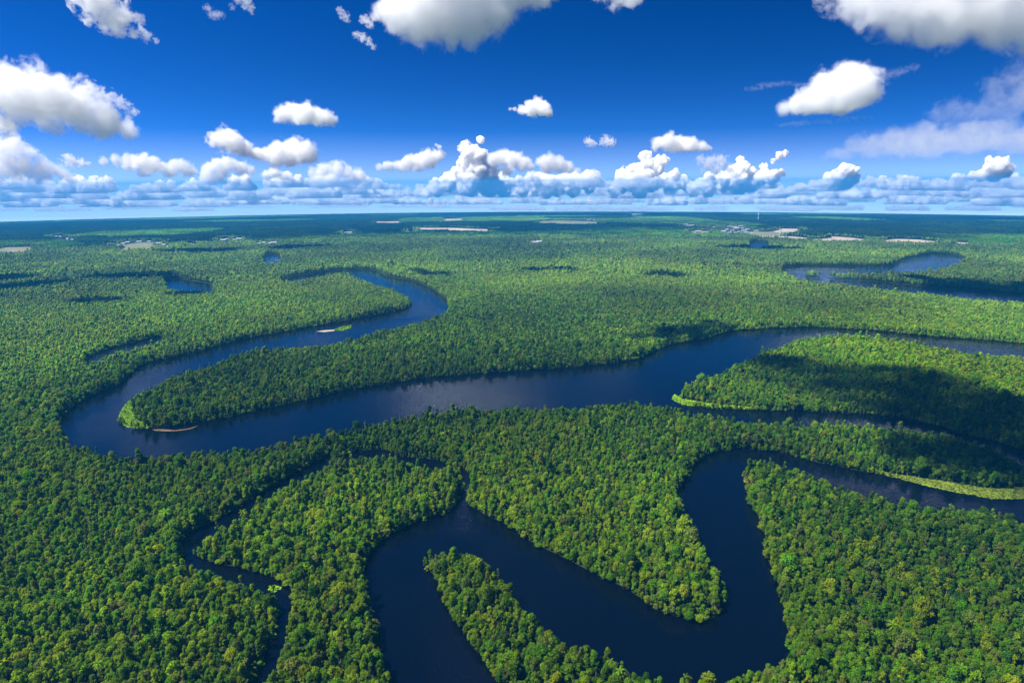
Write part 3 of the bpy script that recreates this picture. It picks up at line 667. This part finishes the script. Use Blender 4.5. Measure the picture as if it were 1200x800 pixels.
def tube(path, radii, sides=6):
    V, Fc = [], []
    for i, (p, r) in enumerate(zip(path, radii)):
        for k in range(sides):
            a = 2 * math.pi * k / sides; V.append((p[0] + r * math.cos(a), p[1] + r * math.sin(a), p[2]))
    for i in range(len(path) - 1):
        for k in range(sides):
            k2 = (k + 1) % sides; Fc.append((i * sides + k, i * sides + k2, (i + 1) * sides + k2, (i + 1) * sides + k))
    return V, Fc

def trunk_geo(L, top):
    V, Fc = tube([(0, 0, -0.4), (0.05, 0.02, 0.8), (0.1, -0.05, 3.5), (0.0, 0.1, 7), (0, 0, top - 1.2)], [0.55, 0.30, 0.22, 0.16, 0.05], 7)
    for (x, y, z, r) in L[:: 2]:
        zb = max(2.5, z - 2.6)
        v, f = tube([(0.05, 0, zb), (x * 0.5, y * 0.5, z - 1.2), (x * 0.9, y * 0.9, z)], [0.12, 0.08, 0.03], 5)
        o = len(V); V += v; Fc += [tuple(i + o for i in q) for q in f]
    return V, Fc

PROTO = bpy.data.collections.new('tree_models')
kinds = ['round', 'tall', 'broad', 'loose', 'round', 'tall', 'broad', 'spire', 'bare', 'palm']
SHARE = np.array([.14, .13, .12, .16, .13, .12, .08, .08, .02, .02])
models = []                                   # near models keep crown and trunk apart
for i, k in enumerate(kinds):
    Q, L = palm_crown() if k == 'palm' else crown(k, {'broad': 1700, 'round': 1300, 'tall': 1050, 'loose': 760, 'spire': 700, 'bare': 110}[k])
    tv, tf = trunk_geo(L, 12.0 if k == 'bare' else 11.0)
    cm = quads_mesh('crown', Q, M['leaves'])
    tm = bpy.data.meshes.new('trunk'); tm.from_pydata(tv, [], tf); tm.materials.append(M['bark']); tm.update()
    models.append((cm, tm))
    # one joined mesh for the forest mass
    V = np.concatenate([Q.reshape(-1, 3), np.array(tv)]); n4 = len(Q)
    Fc = [tuple(range(4 * j, 4 * j + 4)) for j in range(n4)] + [tuple(a + 4 * n4 for a in q) for q in tf]
    o = mesh_obj('near_tree_%s' % 'abcdefghij'[i], V, Fc, [M['leaves'], M['bark']], mat_idx=[0] * n4 + [1] * len(tf), link=False)
    PROTO.objects.link(o)
N_NEAR = len(kinds)
for i, k in enumerate(kinds[:8]):             # trees further off: fewer, larger clumps
    Q, L = crown(k, 190, leaf=0.95, up=1.0)
    o = bpy.data.objects.new('remote_tree_%s' % 'abcdefgh'[i], quads_mesh('remote_tree', Q, M['leaves'])); PROTO.objects.link(o)
for i in range(4):                            # stands of trees for the last kilometres
    Qs = []
    for j in range(110):
        x, y = rng.uniform(-26, 26, 2)
        Q, L = crown(kinds[rng.integers(0, 8)], 46, leaf=1.7, up=0.8)
        s = rng.uniform(0.55, 0.8)
        Qs.append(Q * s + np.array([x, y, 0]))
    o = bpy.data.objects.new('stand_of_trees_%s' % 'abcd'[i], quads_mesh('stand_of_trees', np.concatenate(Qs), M['leaves'])); PROTO.objects.link(o)

# collection children are picked in alphabetical order: near, remote, stands
order = sorted(o.name for o in PROTO.objects)
IDX = {n: i for i, n in enumerate(order)}

# ------------------------------------------------------------------ where trees stand
def jitter_grid(r0, r1, s, half=52):
    g = np.arange(-float(r1), float(r1), float(s))
    X, Y = np.meshgrid(g, g); X = X.copy(); X[1::2] += s / 2
    X, Y = X.ravel(), Y.ravel()
    X = X + rng.uniform(-0.38, 0.38, X.shape) * s; Y = Y + rng.uniform(-0.38, 0.38, Y.shape) * s
    r = np.hypot(X, Y); a = np.degrees(np.arctan2(X, Y))
    k = (r >= r0) & (r < r1) & (np.abs(a) < half)
    return X[k], Y[k]

def free(X, Y, margin):
    ok = np.ones(X.shape, bool)
    for p in rivers.values():
        ok &= ~inside(p, X, Y); ok &= near_edge(p, X, Y, margin) > margin
    for p in list(grass.values()): ok &= ~inside(p, X, Y)
    for p in clear_polys: ok &= ~inside(p, X, Y)
    return ok

PAL = np.array([[0.092, 0.190, 0.008], [0.165, 0.265, 0.009], [0.042, 0.112, 0.010], [0.125, 0.175, 0.034], [0.094, 0.225, 0.009]]) * np.array([1.28, 1.2, 1.0])
PINE_ZONE = ground(*densify([(380,392),(470,372),(560,350),(640,352),(720,372),(830,388),(800,400),(740,415),(660,425),(560,415),(470,420),(400,430)], 20).T)
MEADOW = ground(*densify([(540,330),(620,312),(720,306),(900,310),(1000,325),(1100,350),(1000,362),(840,345),(700,340),(600,345)], 20).T)
def tones(X, Y, n):
    big = vnoise(X, Y, 260, 3) * 0.55 + vnoise(X, Y, 90, 5) * 0.45
    fine = vnoise(X, Y, 28, 9)
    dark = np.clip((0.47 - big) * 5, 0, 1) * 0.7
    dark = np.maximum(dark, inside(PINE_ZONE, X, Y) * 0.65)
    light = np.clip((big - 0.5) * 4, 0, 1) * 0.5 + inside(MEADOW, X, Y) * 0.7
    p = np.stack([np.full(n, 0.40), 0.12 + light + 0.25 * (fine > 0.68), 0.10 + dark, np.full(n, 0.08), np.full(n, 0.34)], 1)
    p /= p.sum(1, keepdims=True)
    c = (rng.random((n, 1)) > np.cumsum(p, 1)).sum(1).clip(0, 4)
    col = PAL[c] * rng.uniform(0.82, 1.2, (n, 1)) * (1 + rng.uniform(-0.08, 0.08, (n, 3)))
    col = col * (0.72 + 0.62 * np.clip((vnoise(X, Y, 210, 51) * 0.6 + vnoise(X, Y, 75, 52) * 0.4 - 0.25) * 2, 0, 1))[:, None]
    r_ = np.hypot(X, Y); col = col * (1 + 0.22 * np.clip((r_ - 550) / 450, 0, 1))[:, None]      # haze put into the colour: tones lighten with distance
    col = col + np.array([0.016, 0.004, 0.040]) * np.clip((r_ - 600) / 700, 0, 1)[:, None]      # bluish haze added to the leaf tones further back
    return c, col

def field(r0, r1, s, margin, base_scale, first, count, pick=None):
    X, Y = jitter_grid(r0, r1, s); k = free(X, Y, margin); X, Y = X[k], Y[k]
    n = len(X); c, col = tones(X, Y, n)
    sc = base_scale * (rng.uniform(0.6, 1.35, n) if pick else rng.uniform(0.75, 1.15, n)) * (0.88 + 0.28 * vnoise(X, Y, 45, 21))
    em = rng.random(n) < (0.05 if pick else 0.02); sc[em] *= 1.4
    sh = sc[:, None] * np.stack([rng.uniform(0.85, 1.15, n)] * 2 + [rng.uniform(1.1, 1.5, n)], 1)
    rot = np.stack([rng.normal(0, 0.05, n), rng.normal(0, 0.05, n), rng.uniform(0, 6.283, n)], 1)
    idx = first + (rng.choice(10, n, p=SHARE) if pick else rng.integers(0, count, n))
    return dict(P=np.stack([X, Y, gz(X, Y)], 1), tone=col, scl=sh, rot=rot, proto=idx, c=c)

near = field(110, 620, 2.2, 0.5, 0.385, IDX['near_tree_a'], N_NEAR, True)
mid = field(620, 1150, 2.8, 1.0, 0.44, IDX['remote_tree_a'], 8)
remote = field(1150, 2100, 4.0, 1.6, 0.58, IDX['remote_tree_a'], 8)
# shrubs and saplings fill the water's edge
sx, sy = jitter_grid(110, 900, 2.0)
edge = np.full(sx.shape, 1e9); ins = np.zeros(sx.shape, bool)
for p in rivers.values():
    edge = np.minimum(edge, near_edge(p, sx, sy, 4.0)); ins |= inside(p, sx, sy)
over = ins & (edge > 0.8)                       # the outermost sprays hang over the water
for p in grass.values(): over |= inside(p, sx, sy); edge = np.minimum(edge, near_edge(p, sx, sy, 4.0))
k = (edge < 3.0) & ~over; sx, sy = sx[k], sy[k]; n = len(sx); c, col = tones(sx, sy, n)
shrub = dict(P=np.stack([sx, sy, gz(sx, sy) - 0.8], 1), tone=col, scl=np.stack([rng.uniform(0.26, 0.42, n)] * 2 + [rng.uniform(0.22, 0.45, n)], 1),
             rot=np.stack([np.zeros(n), np.zeros(n), rng.uniform(0, 6.28, n)], 1), proto=IDX['near_tree_a'] + rng.integers(0, 4, n), c=c)
X, Y = jitter_grid(2080, 8300, 40, 48); kk = np.ones(len(X), bool)
for p in list(rivers.values()) + clear_polys: kk &= ~inside(p, X, Y) & (near_edge(p, X, Y, 24) > 24)
X, Y = X[kk], Y[kk]; n = len(X); c, col = tones(X * 0.3, Y * 0.3, n)
far_shade = np.clip((np.hypot(X, Y) + 700 * (vnoise(X, Y, 500, 31) - 0.5) - 2150) / 280, 0, 1)[:, None]
col = col * np.array([0.75, 1, 1.2]) * (1 - far_shade * 0.78 * (vnoise(X, Y, 420, 33) < 0.68)[:, None])  # cloud shade painted into the distant tree tones, plus a blue haze tint
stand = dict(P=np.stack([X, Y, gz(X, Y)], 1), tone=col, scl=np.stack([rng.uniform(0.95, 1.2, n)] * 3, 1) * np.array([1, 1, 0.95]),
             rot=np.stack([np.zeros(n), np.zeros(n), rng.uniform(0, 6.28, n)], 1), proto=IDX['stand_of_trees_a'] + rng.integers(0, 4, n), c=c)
# small trees close the gaps round clearings and banks far off
X, Y = jitter_grid(2080, 5200, 9, 48); e = np.full(X.shape, 1e9); ii = np.zeros(X.shape, bool)
for p in list(rivers.values()) + clear_polys: e = np.minimum(e, near_edge(p, X, Y, 32)); ii |= inside(p, X, Y)
kk = (e < 32) & (e > 3) & ~ii; X, Y = X[kk], Y[kk]; n = len(X); c, col = tones(X * 0.5, Y * 0.5, n)
rim = dict(P=np.stack([X, Y, gz(X, Y)], 1), tone=col, scl=np.stack([rng.uniform(0.55, 0.8, n)] * 3, 1), rot=np.stack([np.zeros(n), np.zeros(n), rng.uniform(0, 6.28, n)], 1),
           proto=IDX['remote_tree_a'] + rng.integers(0, 8, n), c=c)

# ------------------------------------------------------------------ the 300 nearest trees in view, one object each
px, py, w = project(near['P'] + np.array([0, 0, 8.0]))
seen = (px > -8) & (px < 1208) & (py < 806) & (py > 300)
cand = np.nonzero(seen)[0]
size = near['scl'][cand, 0] * near['scl'][cand, 2] / w[cand] ** 2
sel = cand[np.argsort(-size)[:300]]
ind_mask = np.zeros(len(near['P']), bool); ind_mask[sel] = True
ntree = 0
def put_tree(i):
    global ntree
    P, S, Rr = near['P'][i], near['scl'][i], near['rot'][i]
    e = bpy.data.objects.new('tree', None); COL.objects.link(e); e.empty_display_size = 2
    e.location = P; e.scale = S; e.rotation_euler = Rr
    cm, tm = models[int(near['proto'][i]) - IDX['near_tree_a']]
    c_ = bpy.data.objects.new('crown', cm); COL.objects.link(c_); c_.parent = e
    t_ = bpy.data.objects.new('trunk', tm); COL.objects.link(t_); t_.parent = e
    c_['tone'] = [float(v) for v in near['tone'][i]]
    return e
trees = [(i, put_tree(i)) for i in sel]

# ------------------------------------------------------------------ the rest of the forest: stuff
def tree_nodes():
    ng = bpy.data.node_groups.new('plant_trees', 'GeometryNodeTree')
    ng.interface.new_socket('Geometry', in_out='INPUT', socket_type='NodeSocketGeometry')
    ng.interface.new_socket('Geometry', in_out='OUTPUT', socket_type='NodeSocketGeometry')
    n, l = ng.nodes, ng.links
    gi, go = n.new('NodeGroupInput'), n.new('NodeGroupOutput')
    iop = n.new('GeometryNodeInstanceOnPoints'); ci = n.new('GeometryNodeCollectionInfo')
    ci.inputs['Collection'].default_value = PROTO; ci.inputs['Separate Children'].default_value = True; ci.inputs['Reset Children'].default_value = True
    def attr(nm, t):
        a = n.new('GeometryNodeInputNamedAttribute'); a.data_type = t; a.inputs['Name'].default_value = nm; return a.outputs[0]
    e2r = n.new('FunctionNodeEulerToRotation')
    l.new(gi.outputs[0], iop.inputs['Points']); l.new(ci.outputs[0], iop.inputs['Instance'])
    iop.inputs['Pick Instance'].default_value = True
    l.new(attr('proto', 'INT'), iop.inputs['Instance Index'])
    l.new(attr('rot', 'FLOAT_VECTOR'), e2r.inputs[0]); l.new(e2r.outputs[0], iop.inputs['Rotation'])
    l.new(attr('scl', 'FLOAT_VECTOR'), iop.inputs['Scale'])
    l.new(iop.outputs[0], go.inputs[0])
    return ng
TREE_NG = tree_nodes()
def forest(name, sets, label):
    P = np.concatenate([s['P'] for s in sets]); n = len(P)
    me = bpy.data.meshes.new(name); me.vertices.add(n); me.vertices.foreach_set('co', P.astype(np.float32).ravel())
    for nm, t, k in (('proto', 'INT', 'value'), ('rot', 'FLOAT_VECTOR', 'vector'), ('scl', 'FLOAT_VECTOR', 'vector')):
        A = np.concatenate([s[nm] for s in sets]); at = me.attributes.new(nm, t, 'POINT')
        at.data.foreach_set(k, A.astype(np.int32 if t == 'INT' else np.float32).ravel())
    A = np.concatenate([s['tone'] for s in sets]); at = me.attributes.new('tone', 'FLOAT_COLOR', 'POINT')
    at.data.foreach_set('color', np.column_stack([A, np.ones(n)]).astype(np.float32).ravel())
    o = bpy.data.objects.new(name, me); COL.objects.link(o)
    md = o.modifiers.new('plant_trees', 'NODES'); md.node_group = TREE_NG
    describe(o, label, 'forest', kind='stuff')
    return o
rest = {k: v[~ind_mask] for k, v in near.items()}
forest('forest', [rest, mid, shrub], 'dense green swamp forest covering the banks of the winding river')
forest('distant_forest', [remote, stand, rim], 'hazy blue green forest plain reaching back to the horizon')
print('trees', len(near['P']), len(mid['P']), len(remote['P']), len(shrub['P']), len(stand['P']), len(rim['P']))


# ------------------------------------------------------------------ labels of the single trees, found by row and place
ORD = 'first second third fourth fifth sixth seventh eighth ninth tenth eleventh twelfth thirteenth fourteenth fifteenth sixteenth seventeenth eighteenth nineteenth twentieth'.split()
def ordinal(n):
    if n < 20: return ORD[n]
    t = {2: 'twenty', 3: 'thirty', 4: 'forty', 5: 'fifty'}; q, r_ = divmod(n + 1, 10)
    return t[q] + '-' + ORD[r_ - 1] if r_ else t[q][:-1] + 'ieth'
TONE = ['mid green', 'yellow green', 'dark green', 'grey green', 'fresh green']
FORM = {'bare': 'sparse', 'palm': 'palm', 'round': 'round', 'tall': 'tall', 'broad': 'broad', 'loose': 'loose', 'spire': 'slender'}
regions = {}
for i, e in trees:
    x, y, w_ = (float(q) for q in project(near['P'][i] + np.array([0, 0, 5.0])))
    reg = 'left of creek' if x < 300 else 'right of creek' if x < 520 else 'on river tongue' if x < 885 else 'right river bank'
    regions.setdefault(reg, []).append((y, x, i, e))
for reg, L_ in regions.items():
    L_.sort(key=lambda q: -q[0])
    n_row = 18
    for r0 in range(0, len(L_), n_row):
        row = sorted(L_[r0:r0 + n_row], key=lambda q: q[1])
        for k_, (y, x, i, e) in enumerate(row):
            kd = kinds[int(near['proto'][i]) - IDX['near_tree_a']]
            describe(e, '%s %s tree, %s from the left in the %s lowest row, %s' % (TONE[int(near['c'][i])], FORM[kd], ordinal(k_), ordinal(r0 // n_row), reg), 'tree' if kd != 'palm' else 'palm tree', 'nearest forest trees at the bottom of the picture')

# ------------------------------------------------------------------ marsh grass and lily mats along the water
def grass_mat(name, c0, c1):
    m, n, l = new_mat(name); b = n['Principled BSDF']; b.inputs['Roughness'].default_value = 0.85; b.inputs['Specular IOR Level'].default_value = 0.15
    geo = n.new('ShaderNodeNewGeometry'); tcn = n.new('ShaderNodeTexCoord'); ns = n.new('ShaderNodeTexNoise'); ns.inputs['Scale'].default_value = 0.12; ns.inputs['Detail'].default_value = 5
    mr = n.new('ShaderNodeMath'); mr.operation = 'MULTIPLY_ADD'; mr.inputs[1].default_value = 0.26; mr.inputs[2].default_value = -0.13
    ad = n.new('ShaderNodeMath'); ad.operation = 'ADD'
    cr = n.new('ShaderNodeValToRGB'); cr.color_ramp.elements[0].color = (*c0, 1); cr.color_ramp.elements[1].color = (*c1, 1)
    cr.color_ramp.elements[0].position = 0.3; cr.color_ramp.elements[1].position = 0.7
    l.new(geo.outputs['Random Per Island'], mr.inputs[0]); l.new(tcn.outputs['Object'], ns.inputs['Vector']); l.new(mr.outputs[0], ad.inputs[0]); l.new(ns.outputs['Fac'], ad.inputs[1])
    l.new(ad.outputs[0], cr.inputs[0]); l.new(cr.outputs[0], b.inputs['Base Color']); return m
LIME = grass_mat('lime_grass', (0.15, 0.29, 0.004), (0.25, 0.42, 0.005))
REED = grass_mat('reed_grass', (0.11, 0.175, 0.014), (0.21, 0.26, 0.026))
RUST = grass_mat('rusty_grass', (0.09, 0.135, 0.018), (0.17, 0.165, 0.03))
def marsh(outline, mat, label, per_m2=0.7, h=0.8, cap=6000, jag=0.0):
    x0, y0 = outline.min(0); x1, y1 = outline.max(0)
    n = int(min(cap * 3, (x1 - x0) * (y1 - y0) * per_m2)); X, Y = rng.uniform(x0, x1, n), rng.uniform(y0, y1, n)
    k = inside(outline, X, Y)
    if jag: k &= (near_edge(outline, X, Y, 3.0) > jag * vnoise(X, Y, 3.0, 77) * 3)
    X, Y = X[k][:cap], Y[k][:cap]; n = len(X)
    a = rng.uniform(0, math.pi, n); w_ = rng.uniform(0.4, 0.95, n); hh = h * rng.uniform(0.5, 1.3, n); tl = rng.uniform(-0.9, 0.9, (n, 2)) * hh[:, None]
    z = gz(X, Y) + 0.12; cx, sx_ = np.cos(a) * w_, np.sin(a) * w_
    V = np.stack([np.stack([X - cx, Y - sx_, z], 1), np.stack([X + cx, Y + sx_, z], 1), np.stack([X + cx * .6 + tl[:, 0], Y + sx_ * .6 + tl[:, 1], z + hh], 1), np.stack([X - cx * .6 + tl[:, 0], Y - sx_ * .6 + tl[:, 1], z + hh], 1)], 1)
    # leaves lying flat between the blades
    m2 = n * 2; j = rng.integers(0, max(n, 1), m2); fx, fy = X[j] + rng.uniform(-.9, .9, m2), Y[j] + rng.uniform(-.9, .9, m2); r_ = rng.uniform(0.35, 0.9, m2)
    fz = gz(fx, fy) + rng.uniform(0.24, 0.5, m2) * min(1, h); t = rng.uniform(0, 6.28, m2)
    Q = np.stack([np.stack([fx + r_ * np.cos(t + q * 1.5708), fy + r_ * np.sin(t + q * 1.5708), fz + rng.uniform(-.1, .1, m2)], 1) for q in range(4)], 1)
    o = bpy.data.objects.new('marsh_grass', quads_mesh('marsh_grass', np.concatenate([V, Q]), mat)); COL.objects.link(o)
    describe(o, label, 'grass', kind='stuff')
marsh(grass['tip'], LIME, 'bright lime green marsh grass rounding the tip of the middle peninsula', 3.5, 0.25)
marsh(grass['island'], LIME, 'green fringe of marsh grass along the lower shore of the wooded island', 3.5, 0.3)
marsh(grass['band'], REED, 'long olive band of reeds along the river in front of the shaded trees', 4.0, 0.4, cap=14000, jag=0.1)
marsh(grass['shoal'], LIME, 'green islet of grass in the middle of the upper river', 1.5, 0.8)
marsh(grass['cove'], LIME, 'sliver of bright grass beside the river at the backwater mouth', 1.0, 0.8)
marsh(grass['point'], RUST, 'rusty yellow grass on the bank by the narrow point of trees', 3.0, 0.9)
for (px_, py_, rx_, ry_) in [(321,690,5,3), (322,735,3,2.2), (319,745,4,3), (307,758,4,3.5)]:
    a = np.linspace(0, 2 * math.pi, 14, endpoint=False); k_ = 1 + 0.25 * np.sin(a * 3 + px_)
    g_ = ground(px_ + np.cos(a) * rx_ * k_, py_ + np.sin(a) * ry_ * k_)
    marsh(g_, LIME if py_ > 600 else RUST, 'small lily mat floating at the edge of the %s' % ('narrow creek' if py_ > 600 else 'short side channel'), 4.0, 0.35)

# ------------------------------------------------------------------ far settlements
def box(x0, x1, y0, y1, z0, z1):
    return [(x0, y0, z0), (x1, y0, z0), (x1, y1, z0), (x0, y1, z0), (x0, y0, z1), (x1, y0, z1), (x1, y1, z1), (x0, y1, z1)], [(0, 3, 2, 1), (4, 5, 6, 7), (0, 1, 5, 4), (1, 2, 6, 5), (2, 3, 7, 6), (3, 0, 4, 7)]
def make_house():
    e = bpy.data.objects.new('house', None); COL.objects.link(e)
    v, f = box(-8, 8, -5, 5, 0, 5); mesh_obj('wall', v, f, M['white_wall'], e)
    mesh_obj('roof', [(-9, -6, 4.9), (9, -6, 4.9), (9, 6, 4.9), (-9, 6, 4.9), (-9, 0, 8.2), (9, 0, 8.2)], [(0, 1, 5, 4), (2, 3, 4, 5), (0, 4, 3), (1, 2, 5), (3, 2, 1, 0)], M['roof'], e)
    return e
def copy_tree(o, parent=None):
    c_ = o.copy(); COL.objects.link(c_); c_.parent = parent
    for ch in o.children: copy_tree(ch, c_)
    return c_
house0 = make_house(); used = [False]
for (x, y, sc_, label, group) in HOUSES:
    h_ = house0 if not used[0] else copy_tree(house0); used[0] = True
    h_.location = (x, y, float(gz(x, y))); h_.scale = (sc_, sc_ * 0.9, sc_ * 0.8); h_.rotation_euler = (0, 0, random.uniform(-0.5, 0.5))
    describe(h_, label, 'house', group)
def tower(px_, py_, H, r, label):
    g_ = ground(np.array([px_]), np.array([py_]))[0]
    e = bpy.data.objects.new('tower', None); COL.objects.link(e); e.location = (g_[0], g_[1], float(gz(*g_))); describe(e, label, 'tower')
    v, f = tube([(0, 0, 0), (0, 0, H * 0.78)], [r, r * 0.6], 10); mesh_obj('shaft', v, f, M['mast'], e)
    v, f = tube([(0, 0, H * 0.74), (0, 0, H * 0.8), (0, 0, H * 0.93), (0, 0, H)], [r * 0.6, r * 1.5, r * 1.5, r * 0.2], 12); mesh_obj('tank', v, f, M['mast'], e)
tower(888.3, 259.2, 40, 2.2, 'thin tall white tower standing up near the horizon at right')
tower(914.3, 275.5, 17, 2.2, 'short white tower behind the long pale sand flat')
